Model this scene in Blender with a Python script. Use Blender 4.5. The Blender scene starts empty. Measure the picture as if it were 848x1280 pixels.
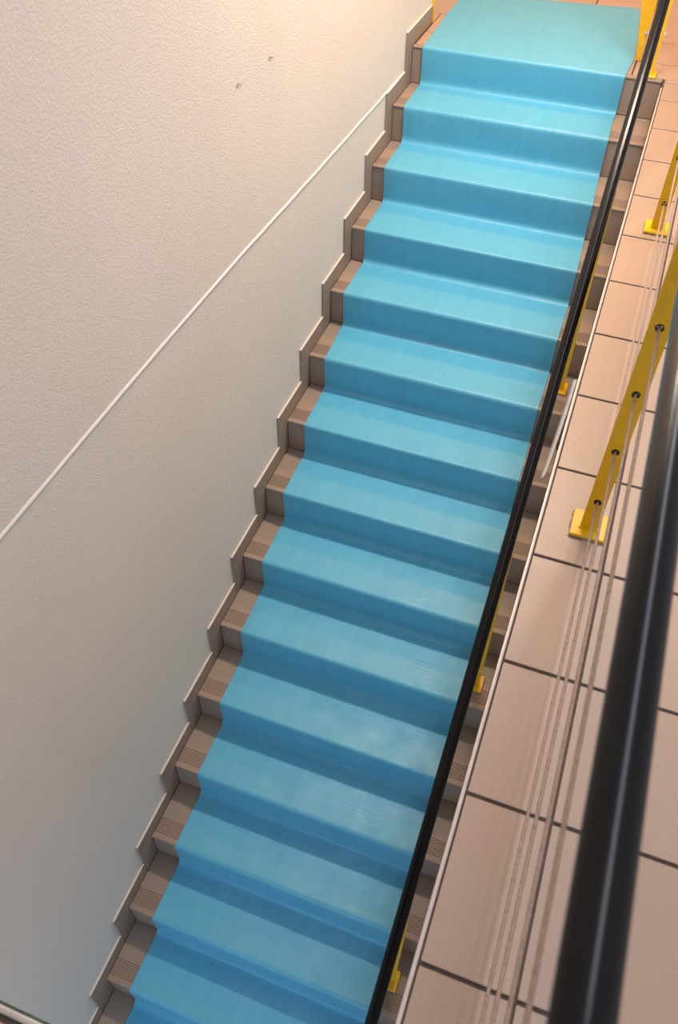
import bpy, bmesh, math, random
from mathutils import Vector, Matrix, noise

random.seed(7)
SC = bpy.context.scene
COL = SC.collection

# ------------------------------------------------------------------ camera
R = 0.17                       # riser height
W = 1.18                       # x of the gallery floor's tile edge (wall skirting face is x = 0)
CAM = Vector((1.16868, -4.18285, 1.47213))
RIGHT = Vector((0.93698207, 0.34926448, 0.00888390))
DOWN = Vector((0.26549993, -0.69527550, -0.66790851))
FWD = Vector((-0.22709996, 0.62817697, -0.74419037))
cd = bpy.data.cameras.new('camera')
cam = bpy.data.objects.new('camera', cd)
COL.objects.link(cam)
m = Matrix.Identity(4)
for i in range(3):
    m[i][0], m[i][1], m[i][2], m[i][3] = RIGHT[i], -DOWN[i], -FWD[i], CAM[i]
cam.matrix_world = m
cd.sensor_fit = 'HORIZONTAL'
cd.sensor_width = 24.0
cd.lens = 1040.0 / 848.0 * 24.0
cd.clip_start = 0.02
cd.dof.use_dof = True
cd.dof.focus_distance = 2.6
cd.dof.aperture_fstop = 5.0
SC.camera = cam

# ------------------------------------------------------------------ light
SC.view_settings.view_transform = 'Standard'
SC.view_settings.look = 'None'
SC.view_settings.gamma = 1.0
SC.view_settings.use_curve_mapping = False
SC.view_settings.exposure = 0.0

world = bpy.data.worlds.new('hall_daylight')
SC.world = world
world.use_nodes = True
bg = world.node_tree.nodes['Background']
bg.inputs[0].default_value = (0.93, 0.93, 1.0, 1)
bg.inputs[1].default_value = 0.50


def area(name, loc, sx, sy, power, color):
    """a luminaire lying in the ceiling and shining straight down; sx along x, sy along y"""
    d = bpy.data.lights.new(name, 'AREA')
    d.shape = 'RECTANGLE'
    d.size, d.size_y = sx, sy
    d.energy = power
    d.color = color
    o = bpy.data.objects.new(name, d)
    COL.objects.link(o)
    o.location = loc
    return o


# a strip luminaire across the stairwell, a cool skylight over the gallery, a warm lamp above the landing
area('ceiling_luminaire', (1.0, -0.88, 2.30), 1.5, 0.20, 100, (1.0, 0.82, 0.65))
area('gallery_skylight', (1.42, -2.45, 2.75), 0.28, 3.8, 34, (0.80, 0.85, 1.0))
area('landing_lamp', (0.70, 0.85, 2.1), 1.0, 0.3, 42, (1.0, 0.38, 0.03))
low = area('lower_steps_fill', (0.6, -5.5, -1.75), 1.1, 1.1, 14, (0.50, 0.72, 1.0))  # unseen cool fill light, added to brighten the lower steps
low.rotation_euler = (math.radians(90), 0, 0)

# ------------------------------------------------------------------ materials


def new_mat(name):
    mt = bpy.data.materials.new(name)
    mt.use_nodes = True
    nt = mt.node_tree
    b = nt.nodes['Principled BSDF']
    return mt, nt, b


def nd(nt, typ, **kw):
    n = nt.nodes.new(typ)
    for k, v in kw.items():
        if k in n.inputs:
            n.inputs[k].default_value = v
        else:
            setattr(n, k, v)
    return n


def coords(nt, scale=(1, 1, 1), kind='Object'):
    t = nt.nodes.new('ShaderNodeTexCoord')
    mp = nt.nodes.new('ShaderNodeMapping')
    mp.inputs['Scale'].default_value = scale
    nt.links.new(t.outputs[kind], mp.inputs[0])
    return mp.outputs[0]


def world_coords(nt, scale=(1, 1, 1)):
    g = nt.nodes.new('ShaderNodeNewGeometry')
    mp = nt.nodes.new('ShaderNodeMapping')
    mp.inputs['Scale'].default_value = scale
    nt.links.new(g.outputs['Position'], mp.inputs[0])
    return mp.outputs[0]


def ramp(nt, src, stops):
    r = nt.nodes.new('ShaderNodeValToRGB')
    el = r.color_ramp.elements
    while len(el) < len(stops):
        el.new(0.5)
    for e, (p, c) in zip(el, stops):
        e.position = p
        e.color = (c[0], c[1], c[2], 1)
    nt.links.new(src, r.inputs[0])
    return r.outputs[0]


def bump(nt, b, height, strength, dist):
    n = nt.nodes.new('ShaderNodeBump')
    n.inputs['Strength'].default_value = strength
    n.inputs['Distance'].default_value = dist
    nt.links.new(height, n.inputs['Height'])
    nt.links.new(n.outputs[0], b.inputs['Normal'])
    return n


def noise_tex(nt, vec, scale, detail=3.0, rough=0.55):
    n = nt.nodes.new('ShaderNodeTexNoise')
    n.inputs['Scale'].default_value = scale
    n.inputs['Detail'].default_value = detail
    n.inputs['Roughness'].default_value = rough
    nt.links.new(vec, n.inputs['Vector'])
    return n.outputs[0]


def plain(name, color, rough=0.5, metal=0.0, spec=0.5, var=0.0, scale=60, bstr=0.0):
    mt, nt, b = new_mat(name)
    b.inputs['Roughness'].default_value = rough
    b.inputs['Metallic'].default_value = metal
    b.inputs['Specular IOR Level'].default_value = spec
    v = world_coords(nt)
    n = noise_tex(nt, v, scale)
    lo = [c * (1 - var) for c in color]
    hi = [min(1, c * (1 + var)) for c in color]
    nt.links.new(ramp(nt, n, [(0.3, lo), (0.7, hi)]), b.inputs['Base Color'])
    if bstr:
        bump(nt, b, n, bstr, 0.001)
    return mt


def math_node(nt, op, a, bv):
    n = nt.nodes.new('ShaderNodeMath')
    n.operation = op
    for i, x in enumerate((a, bv)):
        if isinstance(x, (int, float)):
            n.inputs[i].default_value = x
        else:
            nt.links.new(x, n.inputs[i])
    return n.outputs[0]


# rough plaster wall
def wall_material():
    mt, nt, b = new_mat('roughcast_plaster')
    v = world_coords(nt)
    big = noise_tex(nt, v, 1.3, 2)
    col = ramp(nt, big, [(0.25, (0.74, 0.645, 0.56)), (0.75, (0.79, 0.69, 0.60))])
    # two faint grey scuffs with a shape of their own
    g = nt.nodes.new('ShaderNodeNewGeometry')
    scuff = None
    for c, rad in (((-0.01, -3.42, -1.66), 0.045), ((-0.01, -3.35, -1.07), 0.05), ((-0.01, -3.30, -1.15), 0.04)):
        d = nt.nodes.new('ShaderNodeVectorMath')
        d.operation = 'DISTANCE'
        nt.links.new(g.outputs['Position'], d.inputs[0])
        d.inputs[1].default_value = c
        mr = nt.nodes.new('ShaderNodeMapRange')
        mr.inputs['From Min'].default_value = 0.0
        mr.inputs['From Max'].default_value = rad
        mr.inputs['To Min'].default_value = 0.13
        mr.inputs['To Max'].default_value = 0.0
        nt.links.new(d.outputs['Value'], mr.inputs['Value'])
        scuff = mr.outputs[0] if scuff is None else math_node(nt, 'ADD', scuff, mr.outputs[0])
    scuff = math_node(nt, 'MULTIPLY', scuff, noise_tex(nt, v, 40, 3))
    mx = nt.nodes.new('ShaderNodeMix')
    mx.data_type = 'RGBA'
    nt.links.new(scuff, mx.inputs['Factor'])
    nt.links.new(col, mx.inputs['A'])
    mx.inputs['B'].default_value = (0.12, 0.11, 0.11, 1)
    nt.links.new(mx.outputs['Result'], b.inputs['Base Color'])
    b.inputs['Roughness'].default_value = 0.75
    b.inputs['Specular IOR Level'].default_value = 0.25
    n1 = noise_tex(nt, world_coords(nt, (1, 1.0, 1.0)), 165, 2.0, 0.5)
    r1 = nt.nodes.new('ShaderNodeMapRange')
    r1.inputs['From Min'].default_value = 0.40
    r1.inputs['From Max'].default_value = 0.66
    nt.links.new(n1, r1.inputs['Value'])
    bump(nt, b, r1.outputs[0], 0.22, 0.003)
    return mt


def tile_material(name, c1, c2, rough, speck, per_tile=0.06):
    mt, nt, b = new_mat(name)
    v = world_coords(nt)
    sp = noise_tex(nt, v, 420, 2, 0.6)
    col = ramp(nt, sp, [(0.30, [c * (1 - speck) for c in c1]), (0.5, c1), (0.75, c2)])
    oi = nt.nodes.new('ShaderNodeObjectInfo')
    k = nt.nodes.new('ShaderNodeMapRange')
    k.inputs['To Min'].default_value = 1 - per_tile
    k.inputs['To Max'].default_value = 1 + per_tile
    nt.links.new(oi.outputs['Random'], k.inputs['Value'])
    mul = nt.nodes.new('ShaderNodeVectorMath')
    mul.operation = 'SCALE'
    nt.links.new(col, mul.inputs[0])
    nt.links.new(k.outputs[0], mul.inputs['Scale'])
    nt.links.new(mul.outputs[0], b.inputs['Base Color'])
    b.inputs['Specular IOR Level'].default_value = 0.45
    mo = noise_tex(nt, v, 9, 3)
    rr = nt.nodes.new('ShaderNodeMapRange')
    rr.inputs['To Min'].default_value = rough - 0.07
    rr.inputs['To Max'].default_value = rough + 0.07
    nt.links.new(mo, rr.inputs['Value'])
    nt.links.new(rr.outputs[0], b.inputs['Roughness'])
    bump(nt, b, sp, 0.10, 0.0008)
    return mt


def carpet_material():
    mt, nt, b = new_mat('blue_runner')
    v = world_coords(nt, (1, 0.10, 0.10))
    st = noise_tex(nt, v, 38, 3, 0.6)
    fine = noise_tex(nt, world_coords(nt), 160, 3, 0.6)
    mot = noise_tex(nt, world_coords(nt), 9, 4, 0.6)
    s = math_node(nt, 'ADD', math_node(nt, 'MULTIPLY', st, 0.55), math_node(nt, 'MULTIPLY', fine, 0.2))
    s = math_node(nt, 'ADD', s, math_node(nt, 'MULTIPLY', mot, 0.25))
    col = ramp(nt, s, [(0.30, (0.066, 0.36, 0.55)), (0.70, (0.092, 0.415, 0.61))])
    nt.links.new(col, b.inputs['Base Color'])
    rr = nt.nodes.new('ShaderNodeMapRange')
    rr.inputs['From Min'].default_value = 0.3
    rr.inputs['From Max'].default_value = 0.7
    rr.inputs['To Min'].default_value = 0.56
    rr.inputs['To Max'].default_value = 0.40
    nt.links.new(mot, rr.inputs['Value'])
    nt.links.new(rr.outputs[0], b.inputs['Roughness'])
    b.inputs['Specular IOR Level'].default_value = 0.55
    b.inputs['Sheen Weight'].default_value = 0.25
    b.inputs['Sheen Roughness'].default_value = 0.5
    b.inputs['Sheen Tint'].default_value = (0.8, 0.95, 1, 1)
    # crinkle plus the ribs of the nosings telegraphing through
    wv = nt.nodes.new('ShaderNodeTexWave')
    wv.wave_type = 'BANDS'
    wv.bands_direction = 'Y'
    wv.inputs['Scale'].default_value = 17
    wv.inputs['Distortion'].default_value = 2.0
    wv.inputs['Detail'].default_value = 1.0
    nt.links.new(world_coords(nt), wv.inputs['Vector'])
    patch = noise_tex(nt, world_coords(nt), 5.0, 1)
    pr = nt.nodes.new('ShaderNodeMapRange')
    pr.inputs['From Min'].default_value = 0.52
    pr.inputs['From Max'].default_value = 0.68
    nt.links.new(patch, pr.inputs['Value'])
    rib = math_node(nt, 'MULTIPLY', math_node(nt, 'MULTIPLY', wv.outputs['Fac'], pr.outputs[0]), 0.16)
    h = math_node(nt, 'ADD', rib, math_node(nt, 'MULTIPLY', mot, 0.9))
    h = math_node(nt, 'ADD', h, math_node(nt, 'MULTIPLY', fine, 0.10))
    bump(nt, b, h, 0.35, 0.006)
    return mt


M_WALL = wall_material()
M_SEAM = plain('white_plaster_seam', (0.80, 0.73, 0.68), 0.6, var=0.05, scale=50, bstr=0.2)
M_FLOOR = tile_material('beige_floor_tile', (0.40, 0.285, 0.215), (0.46, 0.335, 0.26), 0.42, 0.16, 0.03)
M_LAND = M_FLOOR
M_TREAD = tile_material('brown_stair_tile', (0.30, 0.225, 0.175), (0.36, 0.27, 0.215), 0.48, 0.2, 0.05)
M_GROUT = plain('dark_grout', (0.075, 0.055, 0.045), 0.9, var=0.25, scale=90)
M_STAIRGROUT = plain('brown_grout', (0.16, 0.125, 0.10), 0.9, var=0.2, scale=90)
M_CARPET = carpet_material()
M_BLACK = plain('black_painted_tube', (0.006, 0.005, 0.005), 0.20, spec=0.30, var=0.2, scale=30)
M_YELLOW = plain('yellow_paint', (0.80, 0.46, 0.002), 0.42, var=0.06, scale=40, bstr=0.05)
M_ALU = plain('pale_metal_strip', (0.66, 0.59, 0.54), 0.38, metal=0.35, var=0.08, scale=30)
M_ROPE = plain('beige_cable', (0.42, 0.30, 0.225), 0.7, spec=0.2, var=0.2, scale=200)
M_STEEL = plain('bolt_steel', (0.62, 0.60, 0.56), 0.3, metal=0.9, var=0.05)
M_SEAL = plain('dirty_sealant', (0.22, 0.20, 0.18), 0.8, var=0.4, scale=120)
M_GREYPL = plain('grey_plastic', (0.34, 0.34, 0.33), 0.5, var=0.08)
M_FILM = plain('green_film', (0.018, 0.06, 0.032), 0.25, var=0.7, scale=60)
M_CONC = plain('concrete', (0.33, 0.31, 0.29), 0.85, var=0.12, scale=20)
M_WIRE = plain('dark_wire', (0.20, 0.15, 0.11), 0.6)
M_WHITE = plain('matte_white', (0.62, 0.58, 0.53), 0.8, var=0.04)

# ------------------------------------------------------------------ mesh helpers


def link(name, mesh, mat, parent=None, smooth=False):
    if mat is not None and not mesh.materials:
        mesh.materials.append(mat)
    if smooth:
        for p in mesh.polygons:
            p.use_smooth = True
    o = bpy.data.objects.new(name, mesh)
    COL.objects.link(o)
    if parent is not None:
        o.parent = parent
    return o


def bm_obj(name, bm, mat, parent=None, smooth=False):
    bmesh.ops.recalc_face_normals(bm, faces=bm.faces)
    me = bpy.data.meshes.new(name)
    bm.to_mesh(me)
    bm.free()
    return link(name, me, mat, parent, smooth)


def empty(name, loc=(0, 0, 0)):
    o = bpy.data.objects.new(name, None)
    o.empty_display_size = 0.1
    COL.objects.link(o)
    o.location = loc
    return o


def tag(o, label=None, cat=None, group=None, kind=None):
    if label:
        o['label'] = label
    if cat:
        o['category'] = cat
    if group:
        o['group'] = group
    if kind:
        o['kind'] = kind
    return o


def add_box(bm, x0, x1, y0, y1, z0, z1, bev=0.0):
    g = bmesh.ops.create_cube(bm, size=1.0)
    vs = g['verts']
    for v in vs:
        v.co = Vector((x0 + (v.co.x + .5) * (x1 - x0), y0 + (v.co.y + .5) * (y1 - y0), z0 + (v.co.z + .5) * (z1 - z0)))
    if bev:
        es = list({e for v in vs for e in v.link_edges})
        bmesh.ops.bevel(bm, geom=es, offset=bev, segments=1, profile=0.5, affect='EDGES')


def pale_top(o):  # upward faces take the paler material
    o.data.materials.append(M_WHITE)
    for p in o.data.polygons:
        if p.normal.z > 0.5:
            p.material_index = 1


def box_bm(*a, **k):
    bm = bmesh.new()
    add_box(bm, *a, **k)
    return bm


def add_tube(bm, pts, rad, seg=16, lobes=0, depth=0.0, twist=0.0, cap=True):
    pts = [Vector(p) for p in pts]
    rings = []
    n = None
    dist = 0.0
    for i, p in enumerate(pts):
        a = pts[max(0, i - 1)]
        c = pts[min(len(pts) - 1, i + 1)]
        t = (c - a).normalized()
        if n is None:
            up = Vector((0, 0, 1)) if abs(t.z) < 0.9 else Vector((1, 0, 0))
            n = (up - t * up.dot(t)).normalized()
        else:
            n = (n - t * n.dot(t)).normalized()
            dist += (p - pts[i - 1]).length
        bn = t.cross(n)
        ring = []
        for k in range(seg):
            th = 2 * math.pi * k / seg
            rr = rad * (1 - depth * (0.5 - 0.5 * math.cos(lobes * th))) if lobes else rad
            ph = th + twist * dist
            ring.append(bm.verts.new(p + (n * math.cos(ph) + bn * math.sin(ph)) * rr))
        rings.append(ring)
    for a, c in zip(rings, rings[1:]):
        for k in range(seg):
            bm.faces.new((a[k], a[(k + 1) % seg], c[(k + 1) % seg], c[k]))
    if cap:
        bm.faces.new(rings[0][::-1])
        bm.faces.new(rings[-1])


def prism_x(bm, prof, x0, x1):
    """extrude a closed (y, z) outline from x0 to x1"""
    a = [bm.verts.new((x0, y, z)) for y, z in prof]
    c = [bm.verts.new((x1, y, z)) for y, z in prof]
    n = len(prof)
    for i in range(n):
        bm.faces.new((a[i], a[(i + 1) % n], c[(i + 1) % n], c[i]))
    bm.faces.new(a[::-1])
    bm.faces.new(c)


# ------------------------------------------------------------------ stair geometry
NSTEP = 16


def yk(k):                    # nosing line of step k; the lower treads are a little shallower
    return -(0.27738 * k - 0.01330 * (k / 10) ** 2 - 0.05654 * (k / 10) ** 3)


ZLOW = -(NSTEP + 1) * R
YLOW = yk(NSTEP)
NEAR = -4.083                 # near end of the stair opening

# ------------------------------------------------------------------ the setting
# wall on the left
wall = tag(bm_obj('wall_left', box_bm(-0.21, -0.010, -5.6, 0.352, ZLOW - 0.05, 2.7), M_WALL), kind='structure')
# plaster seam running along the wall
seam_pts = [(-3.98, -0.036), (-3.287, -0.035), (-2.739, -0.033), (-2.3, -0.036), (-1.961, -0.042), (-1.6, -0.054), (-1.225, -0.068), (-0.6, -0.083), (-0.119, -0.094), (-0.09, -0.095)]
bm = bmesh.new()
vs = []
N = 160
for i in range(N + 1):
    y = -3.98 + (3.98 - 0.10) * i / N
    for (ya, za), (yb, zb) in zip(seam_pts, seam_pts[1:]):
        if ya <= y <= yb:
            z = za + (zb - za) * (y - ya) / (yb - ya)
            break
    z += 0.002 * noise.noise(Vector((y * 5, 3.1, 0)))
    h = 0.0085 + 0.0022 * noise.noise(Vector((y * 9, 0, 7)))
    vs.append([bm.verts.new((x, y, z + dz)) for x, dz in ((-0.0115, h), (-0.0065, h * 0.55), (-0.0055, 0), (-0.0065, -h * 0.6), (-0.0115, -h))])
for a, c in zip(vs, vs[1:]):
    for j in range(4):
        bm.faces.new((a[j], a[j + 1], c[j + 1], c[j]))
tag(bm_obj('trim_3', bm, M_SEAM, None, True), kind='structure')

# floor of the gallery, the landing and the near edge of the opening: grout bed with single tiles
XE = 2.833
bm = bmesh.new()
add_box(bm, W - 0.010, XE, -5.6, 0.0, -0.22, -0.0035)
add_box(bm, -1.37, XE, 0.010, 2.60, -0.22, -0.0035)
add_box(bm, -0.008, W - 0.010, -5.6, NEAR - 0.014, -0.22, -0.0035)
floor = tag(bm_obj('floor', bm, M_GROUT), kind='structure')
G = 0.0075                     # joint width
_tile_cache = {}


def floor_tile(x0, x1, y0, y1, mat=None):
    w, d = round(x1 - x0 - G, 4), round(y1 - y0 - G, 4)
    key = (w, d)
    if key not in _tile_cache:
        bm = box_bm(-w / 2, w / 2, -d / 2, d / 2, -0.012, 0.0, bev=0.0012)
        bmesh.ops.recalc_face_normals(bm, faces=bm.faces)
        me = bpy.data.meshes.new('floor_tile')
        bm.to_mesh(me)
        bm.free()
        me.materials.append(M_FLOOR)
        _tile_cache[key] = me
    o = bpy.data.objects.new('floor_tile', _tile_cache[key])
    COL.objects.link(o)
    o.parent = floor
    o.location = ((x0 + x1) / 2, (y0 + y1) / 2, random.uniform(-0.0004, 0.0004))
    o.rotation_euler = (random.uniform(-0.001, 0.001), random.uniform(-0.001, 0.001), 0)
    return o


gx = [W - 0.0045, 1.333, 1.633, 1.933, 2.233, 2.533, 2.833]
gy = [0.0] + [-0.2025 - 0.30 * i for i in range(18)]
for xa, xb in zip(gx, gx[1:]):
    for ya, yb in zip(gy[1:], gy):
        floor_tile(xa, xb, ya, yb)
lx = [-1.37 + 0.30 * i for i in range(15)]
ly = [0.035, 0.212, 0.49, 0.77, 1.05, 1.33, 1.61, 1.89, 2.17, 2.45]
for xa, xb in zip(lx, lx[1:]):
    for ya, yb in zip(ly, ly[1:]):
        if ya < 0.352 and xa < 0:          # the wall stands there up to y = 0.352
            if xb > 0:
                floor_tile(0.002, xb, ya, yb)
            if yb > 0.36:
                floor_tile(xa, min(xb, 0.004), 0.360, yb)
            continue
        floor_tile(xa, xb, ya, yb)
for xa, xb in zip(gx, gx[1:]):
    floor_tile(xa, xb, 0.0, 0.035)
for xa, xb in ((0.0, 0.28), (0.28, 0.58), (0.58, 0.88), (0.88, W - 0.012)):
    for ya, yb in ((NEAR - 0.020 - 0.30, NEAR - 0.020), (NEAR - 0.62, NEAR - 0.32)):
        floor_tile(xa, xb, ya, yb)

# metal edge strips of the opening
bm = bmesh.new()
prism_x(bm, [(0.0, -0.05), (0.0075, -0.05), (0.0075, 0.0), (0.006, 0.0018), (0.00375, 0.0024), (0.0015, 0.0018), (0.0, 0.0)], -3.999, 0.0)
for v in bm.verts:             # turn the x run into a y run
    v.co = Vector((W - 0.0118 + v.co.y, v.co.x - 0.075, v.co.z))
t1 = tag(bm_obj('trim_1', bm, M_ALU), kind='structure')
bm = bmesh.new()
prism_x(bm, [(NEAR - 0.0135, -0.05), (NEAR, -0.05), (NEAR, 0.0), (NEAR - 0.003, 0.0028), (NEAR - 0.0067, 0.0040), (NEAR - 0.0105, 0.0028), (NEAR - 0.0135, 0.0)], -0.008, W - 0.012)
t2 = tag(bm_obj('trim_2', bm, M_ALU), kind='structure')
# green film peeling along the near strip
bm = bmesh.new()
n = 70
rows = []
for i in range(n + 1):
    x = 0.0 + (W - 0.03) * i / n
    w = 0.0008 + 0.0016 * noise.noise(Vector((x * 14, 2, 1)))
    l = 0.0010 + 0.0012 * max(0, noise.noise(Vector((x * 22, 5, 3))))
    rows.append([bm.verts.new(p) for p in ((x, NEAR - w - 0.0015, 0.0030 + l), (x, NEAR + 0.0004, 0.0016 + l), (x, NEAR + 0.0008, -0.012))])
for a, c in zip(rows, rows[1:]):
    for j in range(2):
        bm.faces.new((a[j], a[j + 1], c[j + 1], c[j]))
film = bm_obj('edge_film', bm, M_FILM, t2)
film['label'] = 'dark green film peeling along the edge of the strip'
sol = film.modifiers.new('thickness', 'SOLIDIFY')
sol.thickness = 0.0005

# unseen ceiling and back wall, added to block ambient light over the landing
tag(bm_obj('ceiling', box_bm(-1.37, XE, 0.10, 2.72, 2.95, 3.05), M_WHITE), kind='structure')
tag(bm_obj('wall_back', box_bm(-1.37, XE, 2.60, 2.72, -0.22, 2.95), M_WHITE), kind='structure')

# side wall under the gallery edge and the lower floor
tag(bm_obj('wall_right', box_bm(W - 0.010, W + 0.12, -5.6, 0.010, ZLOW - 0.05, -0.22), M_WHITE), kind='structure')
tag(bm_obj('floor_lower', box_bm(-0.01, W - 0.010, -5.6, YLOW + 0.01, ZLOW - 0.12, ZLOW), M_CONC), kind='structure')

# ------------------------------------------------------------------ staircase
stairs = tag(empty('staircase', (0, 0, 0)), 'brown tiled staircase with grooved step edges beside the plastered wall', 'stairs')
bm = bmesh.new()
prof = [(0.009, -0.004)]
for k in range(0, NSTEP + 1):
    y = yk(k) + 0.012
    if k == 0:
        prof = [(y, -0.012)]
    prof.append((y, -(k + 1) * R - 0.010 if k < NSTEP else ZLOW + 0.001))
    if k < NSTEP:
        prof.append((yk(k + 1) + 0.012, -(k + 1) * R - 0.010))
prof += [(0.009 + 0.25, ZLOW + 0.001), (0.26, -0.225), (0.018, -0.225)]
prof = [p for i, p in enumerate(prof) if i == 0 or p != prof[i - 1]]
# keep the core clear of the landing slab
prof[0] = (yk(0) + 0.012, -0.2249)
prof[-1:] = []
prism_x(bm, prof, 0.0, W - 0.011)
core = bm_obj('concrete_core', bm, M_STAIRGROUT, stairs)

xs = [0.0, 0.293, 0.588, 0.884, W - 0.013]
for k in range(0, NSTEP + 1):
    y0, z = yk(k), -k * R
    yb = (yk(k - 1) + 0.0085) if k else 0.035
    # tread: rounded lip, seven grooves, flat back
    pf = [(y0 + 0.004, z - 0.0100), (y0 + 0.0008, z - 0.0085), (y0, z - 0.004), (y0 + 0.0015, z - 0.001), (y0 + 0.004, z)]
    if k:
        g0 = y0 + 0.024
        for j in range(8):
            ya = g0 + j * 0.0088
            pf += [(ya, z), (ya + 0.0012, z - 0.0030), (ya + 0.0036, z - 0.0030), (ya + 0.0048, z)]
    pf += [(yb - 0.003, z), (yb - 0.003, z - 0.0100)]
    mesh_t = {}
    for xa, xb in zip(xs, xs[1:]):
        bm = bmesh.new()
        prism_x(bm, pf, xa + 0.0015, xb - 0.0015)
        bm_obj('tread_tile', bm, M_TREAD, stairs)
    # riser under this nosing
    if k < NSTEP + 1:
        zb = -(k + 1) * R
        for xa, xb in zip(xs, xs[1:]):
            bm_obj('riser_tile', box_bm(xa + 0.0015, xb - 0.0015, y0 + 0.004, y0 + 0.0118, zb + 0.0035, z - 0.0112), M_TREAD, stairs)

# stepped skirting along the wall
base = tag(empty('baseboard_left', (0, 0, 0)), kind='structure')
SO, SH = 0.086, 0.083
for k in range(0, NSTEP + 1):
    z = -k * R
    ya = yk(k) - SO
    ybk = (yk(k - 1) - SO) if k else 0.19
    sk = bm_obj('skirting_tile', box_bm(-0.0098, -0.0005, ya, ybk - 0.002, z + 0.0015, z + SH, bev=0.0008), M_TREAD, base)
    pale_top(sk)
    if k == 0:
        sk = bm_obj('skirting_tile', box_bm(-0.0098, -0.0005, 0.19, 0.335, z + 0.0015, z + SH, bev=0.0008), M_TREAD, base)
        pale_top(sk)
    if k < NSTEP:
        bm_obj('skirting_tile', box_bm(-0.0098, -0.0005, ya, yk(k) + 0.0035, z - R + 0.0015, z - 0.0008, bev=0.0008), M_TREAD, base)

# yellow guard on the wall's end
bm = bmesh.new()
add_box(bm, -0.0095, 0.0035, 0.338, 0.3519, 0.0008, 1.25)
add_box(bm, -0.050, 0.0035, 0.3525, 0.358, 0.0008, 1.25)
tag(bm_obj('corner_guard', bm, M_YELLOW), 'narrow yellow corner guard on the wall end at the top landing', 'corner guard')

# ------------------------------------------------------------------ carpet runner


def runner():
    OFF = 0.0035
    # corner points of the runner's course in (y, z): landing -> down the flight
    corners = [(0.93, OFF + 0.001, 0)]
    for k in range(0, NSTEP + 1):
        corners.append((yk(k) - OFF, -k * R + OFF, 1))
        if k < NSTEP:
            corners.append((yk(k) - OFF * 0.6, -(k + 1) * R + OFF, -1))
    corners.append((yk(NSTEP) - OFF, ZLOW + OFF, -1))
    corners.append((yk(NSTEP) - 0.5, ZLOW + OFF, 0))
    path = [(0.93, OFF + 0.001, None, 0)]
    for y in [0.93 - 0.05 * i for i in range(1, 18)]:
        path.append((y, OFF + 0.001, 0, 0))
    for i in range(1, len(corners) - 1):
        y, z, s = corners[i]
        py, pz, _ = corners[i - 1]
        ny, nz, _ = corners[i + 1]
        a = Vector((py - y, pz - z)).normalized()
        c = Vector((ny - y, nz - z)).normalized()
        kk = (i - 1) // 2
        r = 0.016 + 0.004 * math.sin(kk * 1.7) if s > 0 else 0.030 + 0.012 * (kk / 15) + 0.006 * math.sin(kk * 2.3)
        # keep rounded nosings off the tile edge: push out a little
        ps = Vector((y, z)) + a * r
        pe = Vector((y, z)) + c * r
        q = Vector((y, z))
        if s > 0:
            q = q + (-(a + c)).normalized() * 0.0048
            ps = ps + Vector((0, 0.0010))
            pe = pe + Vector((-0.0030, 0))
        # points along the straight run before the arc
        ly_, lz_ = path[-1][0], path[-1][1]
        L = math.hypot(ps.x - ly_, ps.y - lz_)
        ns = max(1, int(L / 0.03))
        for j in range(1, ns):
            t = j / ns
            path.append((ly_ + (ps.x - ly_) * t, lz_ + (ps.y - lz_) * t, 0, kk))
        for j in range(7):
            t = j / 6
            b0, b1, b2 = (1 - t) ** 2, 2 * t * (1 - t), t * t
            v = ps * b0 + q * b1 + pe * b2
            path.append((v.x, v.y, s, kk))
    path.append((corners[-1][0], corners[-1][1], 0, NSTEP))
    return path


def interp(tab, x):
    if x <= tab[0][0]:
        return tab[0][1]
    for (a, va), (b_, vb) in zip(tab, tab[1:]):
        if a <= x <= b_:
            return va + (vb - va) * (x - a) / (b_ - a)
    return tab[-1][1]


# edges of the runner against the way down (-y)
XL = [(-1.2, 0.038), (-0.5, 0.038), (0.0, 0.053), (0.83, 0.065), (1.1, 0.064), (1.37, 0.077), (1.65, 0.084), (2.18, 0.095), (2.7, 0.108), (3.2, 0.112), (3.7, 0.110), (5, 0.115)]
XR = [(-0.95, 0.957), (-0.70, 0.980), (-0.41, 1.006), (-0.21, 1.018), (-0.05, 1.008), (0.07, 1.003), (0.28, 1.012), (0.55, 1.026), (0.83, 1.040), (1.1, 1.042), (1.4, 1.044), (1.9, 1.054), (2.6, 1.060), (5, 1.060)]
path = runner()
FS = [0.0, 0.0016] + [i / 44 for i in range(1, 44)] + [0.9984, 1.0]
NX = len(FS) - 1
bm = bmesh.new()
grid = []
for i, (y, z, s, kk) in enumerate(path):
    a = path[max(0, i - 1)]
    c = path[min(len(path) - 1, i + 1)]
    t = Vector((0, c[0] - a[0], c[1] - a[1])).normalized()
    nrm = Vector((0, t.z, -t.y))
    xl, xr = interp(XL, -y), interp(XR, -y)
    xl += 0.0015 * noise.noise(Vector((y * 6, z * 6, 1)))
    row = []
    for j in range(NX + 1):
        f = FS[j]
        x = xl + (xr - xl) * f
        yy, zz = y, z
        if y > 0.5:                                  # slanting far end of the runner
            end = 0.838 + 0.105 * x
            yy = 0.5 + (y - 0.5) * (end - 0.5) / 0.43
        d = 0.0014 * noise.noise(Vector((x * 3.0, yy * 7, zz * 7))) + 0.0011 * noise.noise(Vector((x * 9, yy * 3, zz * 3 + 5)))
        if kk < NSTEP and y < -0.2:
            d += 0.0008 * noise.noise(Vector((x * 20, yy * 12, zz * 12 + 9)))
        if y > 0.05 and f > 0.8:                     # gathered folds near the right edge of the landing
            d += 0.0045 * (f - 0.8) / 0.2 * (0.5 + 0.5 * math.sin(yy * 48 + x * 30))
        d = max(d + 0.0012, 0.0)
        row.append(bm.verts.new(Vector((x, yy, zz)) + nrm * d))
    grid.append(row)
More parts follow.
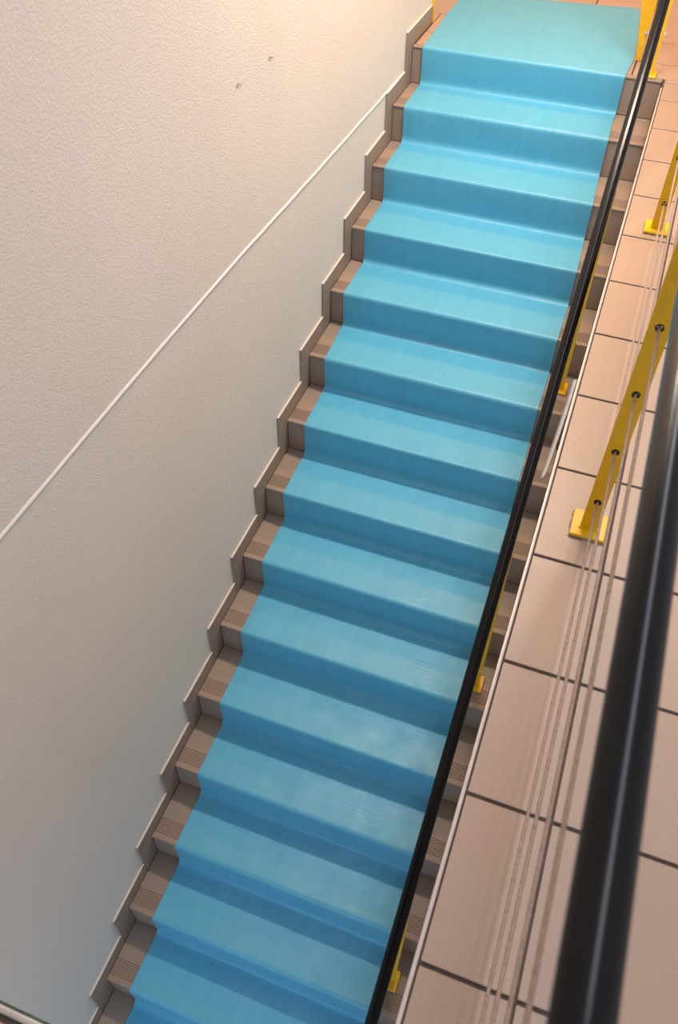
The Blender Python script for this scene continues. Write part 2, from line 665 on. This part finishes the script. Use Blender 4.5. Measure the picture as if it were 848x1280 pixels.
for a, c in zip(grid, grid[1:]):
    for j in range(NX):
        bm.faces.new((a[j], c[j], c[j + 1], a[j + 1]))
run = bm_obj('carpet_runner', bm, M_CARPET, None, True)
me = run.data
if sum(p.normal.z for p in me.polygons) < 0:
    me.flip_normals()
sol = run.modifiers.new('thickness', 'SOLIDIFY')
sol.thickness = 0.0022
sol.offset = -1.0
tag(run, 'long light blue runner laid over the landing and down all the steps', 'carpet')

# ------------------------------------------------------------------ railings


def post_plate(x, y, zt, holes, half=0.020, th=0.005, hr=0.0085, zb=0.0):
    """flat bar across the run with round holes; front and back face at y -/+ th"""
    bm = bmesh.new()
    segs = []
    z = zb
    for h in holes:
        if h - half > z:
            segs.append(('p', z, h - half))
        segs.append(('h', h - half, h + half))
        z = h + half
    segs.append(('p', z, zt))
    for yy in (y - th, y + th):
        for typ, a, b_ in segs:
            if typ == 'p':
                bm.faces.new([bm.verts.new(p) for p in ((x - half, yy, a), (x + half, yy, a), (x + half, yy, b_), (x - half, yy, b_))])
            else:
                c = (a + b_) / 2
                sq, ci = [], []
                for k in range(16):
                    th_ = 2 * math.pi * (k + 0.0) / 16 - 3 * math.pi / 4
                    cx, cz = math.cos(th_), math.sin(th_)
                    mx = max(abs(cx), abs(cz))
                    sq.append(bm.verts.new((x + cx / mx * half, yy, c + cz / mx * half)))
                    ci.append(bm.verts.new((x + cx * hr, yy, c + cz * hr)))
                for k in range(16):
                    n_ = (k + 1) % 16
                    bm.faces.new((sq[k], sq[n_], ci[n_], ci[k]))
    for sx in (-half, half):
        bm.faces.new([bm.verts.new(p) for p in ((x + sx, y - th, zb), (x + sx, y + th, zb), (x + sx, y + th, zt), (x + sx, y - th, zt))])
    bm.faces.new([bm.verts.new(p) for p in ((x - half, y - th, zt), (x + half, y - th, zt), (x + half, y + th, zt), (x - half, y + th, zt))])
    bm.faces.new([bm.verts.new(p) for p in ((x - half, y - th, zb), (x + half, y - th, zb), (x + half, y + th, zb), (x - half, y + th, zb))])
    bmesh.ops.remove_doubles(bm, verts=bm.verts, dist=1e-5)
    return bm


def hole_shade_ring(x, y, z, parent):  # added black lining, stands in for the shade inside the hole
    """black ring lining a hole of the post"""
    bm = bmesh.new()
    rings = []
    for rr, dy in ((0.0085, -0.0058), (0.0064, -0.0066), (0.0060, -0.0050), (0.0060, 0.0050), (0.0064, 0.0066), (0.0085, 0.0058)):
        rings.append([bm.verts.new((x + rr * math.cos(2 * math.pi * k / 16), y + dy, z + rr * math.sin(2 * math.pi * k / 16))) for k in range(16)])
    for a, c in zip(rings, rings[1:] + rings[:1]):
        for k in range(16):
            bm.faces.new((a[k], a[(k + 1) % 16], c[(k + 1) % 16], c[k]))
    return bm_obj('hole_shade_ring', bm, M_BLACK, parent, True)


def base_plate(x, y, z, parent, s=0.040, sd=0.042):
    bp_ = bm_obj('base_plate', box_bm(x - s, x + s, y - sd, y + sd, z + 0.002, z + 0.011, bev=0.002), M_YELLOW, parent)
    bm = bmesh.new()                                  # ragged bead of sealant around the foot
    n = 48
    ro, ri = [], []
    for k in range(n):
        a = 2 * math.pi * k / n
        cx, cy = math.cos(a), math.sin(a)
        mx = max(abs(cx), abs(cy))
        e = 0.0026 + 0.0030 * noise.noise(Vector((cx * 4 + x * 9, cy * 4 + y * 7, 1)))
        e = max(e, 0.0006)
        ro.append(bm.verts.new((x + cx / mx * (s + e), y + cy / mx * (sd + e), z + 0.0008)))
        ri.append(bm.verts.new((x + cx / mx * (s - 0.004), y + cy / mx * (sd - 0.004), z + 0.0032)))
    for k in range(n):
        bm.faces.new((ro[k], ro[(k + 1) % n], ri[(k + 1) % n], ri[k]))
    bm.faces.new(ri)
    so = bm_obj('sealant', bm, M_SEAL, bp_)
    so['label'] = 'dirty grey sealant around the plate'
    return bp_


def weld(bm, x, y, z, half, th):
    add_box(bm, x - half - 0.003, x + half + 0.003, y - th - 0.004, y + th + 0.004, z + 0.0105, z + 0.0145)


# gallery railing
GX, GZ, GR = 1.2835, 0.842, 0.0222
gal = tag(empty('gallery_railing', (0, 0, 0)), 'gallery railing on the beige floor with holed yellow posts, cables and thick black handrail', 'railing')
HOLES = [0.10, 0.256, 0.413, 0.571]
GPY = [-4.245, -2.785, -1.335, 0.095]
for y in GPY:
    base_plate(GX, y + (0.008 if y < 0 else 0), 0.0, gal)
    bm = post_plate(GX, y, GZ - GR + 0.004, HOLES, zb=0.0108)
    weld(bm, GX, y, 0.0, 0.020, 0.005)
    po = bm_obj('post', bm, M_YELLOW, gal)
    for h in HOLES:
        hole_shade_ring(GX, y, h, po)
bm = bmesh.new()
add_tube(bm, [(GX, -5.3, GZ), (GX, -3.5, GZ), (GX, -1.5, GZ), (GX, 0.55, GZ)], GR, 40)
o = bm_obj('handrail', bm, M_BLACK, gal, True)
o['label'] = 'thick glossy black handrail tube'
for h in HOLES:
    bm = bmesh.new()
    n = 1300
    add_tube(bm, [(GX, -5.3 + 5.75 * i / n, h - 0.0012) for i in range(n + 1)], 0.0034, 12, lobes=6, depth=0.24, twist=2 * math.pi / 0.034)
    o = bm_obj('cable', bm, M_ROPE, gal, True)
    o['label'] = 'twisted beige wire cable'

# stair railing
SX, SR = 1.0975, 0.0198
SL, S0 = 0.6477, -0.0407


def rail_z(y):
    return SL * y + S0 + 0.90


st = tag(empty('stair_railing', (0, 0, 0)), 'sloping stair railing with slim black handrail and yellow posts on the steps', 'railing')
for y, k in ((0.052, 0), (-1.210, 5), (-2.335, 9), (-3.330, 13)):
    z = -k * R
    base_plate(SX + 0.002, y, z, st, 0.036, 0.040)
    bm = post_plate(SX + 0.002, y, rail_z(y) - SR + 0.002, [], zb=z + 0.0108)
    weld(bm, SX + 0.002, y, z, 0.020, 0.005)
    bm_obj('post', bm, M_YELLOW, st)
bm = bmesh.new()
ys = [-4.9, -4.0, -3.0, -2.0, -1.0, 0.0]
pts = [(SX, y, rail_z(y)) for y in ys]
for t in (0.25, 0.5, 0.75, 1.0):                       # bend to level over the landing
    y = 0.0 + 0.16 * t
    pts.append((SX - 0.03 * t, y, rail_z(0.0) + SL * 0.16 * (t - 0.5 * t * t)))
pts.append((SX - 0.035, 0.30, pts[-1][2]))
add_tube(bm, pts, SR, 32)
o = bm_obj('handrail', bm, M_BLACK, st, True)
o['label'] = 'slim glossy black handrail tube'
# flared end plate on the landing
bm = bmesh.new()
zt = rail_z(0.0) + 0.03
out = [(1.028, 0.0035), (1.044, 0.0035), (1.053, 0.26), (1.075, zt), (0.962, zt), (0.966, 0.40), (0.988, 0.247)]
f0 = [bm.verts.new((x, 0.204, z)) for x, z in out]
f1 = [bm.verts.new((x, 0.216, z)) for x, z in out]
bm.faces.new(f0)
bm.faces.new(f1[::-1])
for i in range(len(out)):
    bm.faces.new((f0[i], f0[(i + 1) % len(out)], f1[(i + 1) % len(out)], f1[i]))
o = bm_obj('end_plate', bm, M_YELLOW, st)
o['label'] = 'yellow plate at the head of the flight, wider towards the top'


def bolt(x, y, z, parent):
    bm = bmesh.new()
    add_tube(bm, [(x - 0.008, y, z), (x, y, z)], 0.0035, 10)
    add_tube(bm, [(x, y, z), (x + 0.006, y, z), (x + 0.008, y, z)], 0.0075, 6)
    o = bm_obj('bolt', bm, M_STEEL, parent)
    return o


bolt(1.1195, 0.052, 0.172, st)
bm = bmesh.new()
add_tube(bm, [(1.042, 0.206, 0.125), (1.042, 0.199, 0.125), (1.042, 0.196, 0.125)], 0.0075, 6)
bm_obj('bolt', bm, M_STEEL, st)

# ------------------------------------------------------------------ small things
# sagging strip hanging off the gallery edge
bm = bmesh.new()
rows = []
n = 40
for i in range(n + 1):
    t = i / n
    y = -2.24 - 0.38 * t
    sag = 0.012 * t ** 2.2
    w = 0.0050
    if t > 0.93:
        w *= math.sqrt(max(0.02, 1 - ((t - 0.93) / 0.07) ** 2))
    xc = W - 0.018 - 0.003 * t - sag * 0.75
    zc = -0.006 - 0.035 * t
    rows.append([bm.verts.new(p) for p in ((xc - w, y, zc - 0.004), (xc, y, zc + 0.003), (xc + w, y, zc + 0.004))])
for a, c in zip(rows, rows[1:]):
    for j in range(2):
        bm.faces.new((a[j], a[j + 1], c[j + 1], c[j]))
ls = bm_obj('edging_strip', bm, M_GREYPL, None, True)
sol = ls.modifiers.new('thickness', 'SOLIDIFY')
sol.thickness = 0.003
tag(ls, 'loose grey edging strip with rounded end sagging from the gallery edge over the stairs', 'edging strip')

# two bent wire staples left in the plaster
for (y, z), lab in (((-1.614, 0.476), 'tiny bent wire staple in the plaster, the upper of two'),
                    ((-1.850, 0.479), 'tiny bent wire staple in the plaster, the lower of two in the photo')):
    bm = bmesh.new()
    add_tube(bm, [(-0.013, y - 0.014, z - 0.010), (-0.008, y - 0.014, z - 0.004), (-0.007, y - 0.013, z + 0.006), (-0.007, y + 0.006, z - 0.002), (-0.007, y + 0.014, z - 0.006), (-0.013, y + 0.0145, z - 0.006)], 0.0009, 8)
    tag(bm_obj('wire_staple', bm, M_WIRE, None, True), lab, 'staple', 'wire staples in the wall')
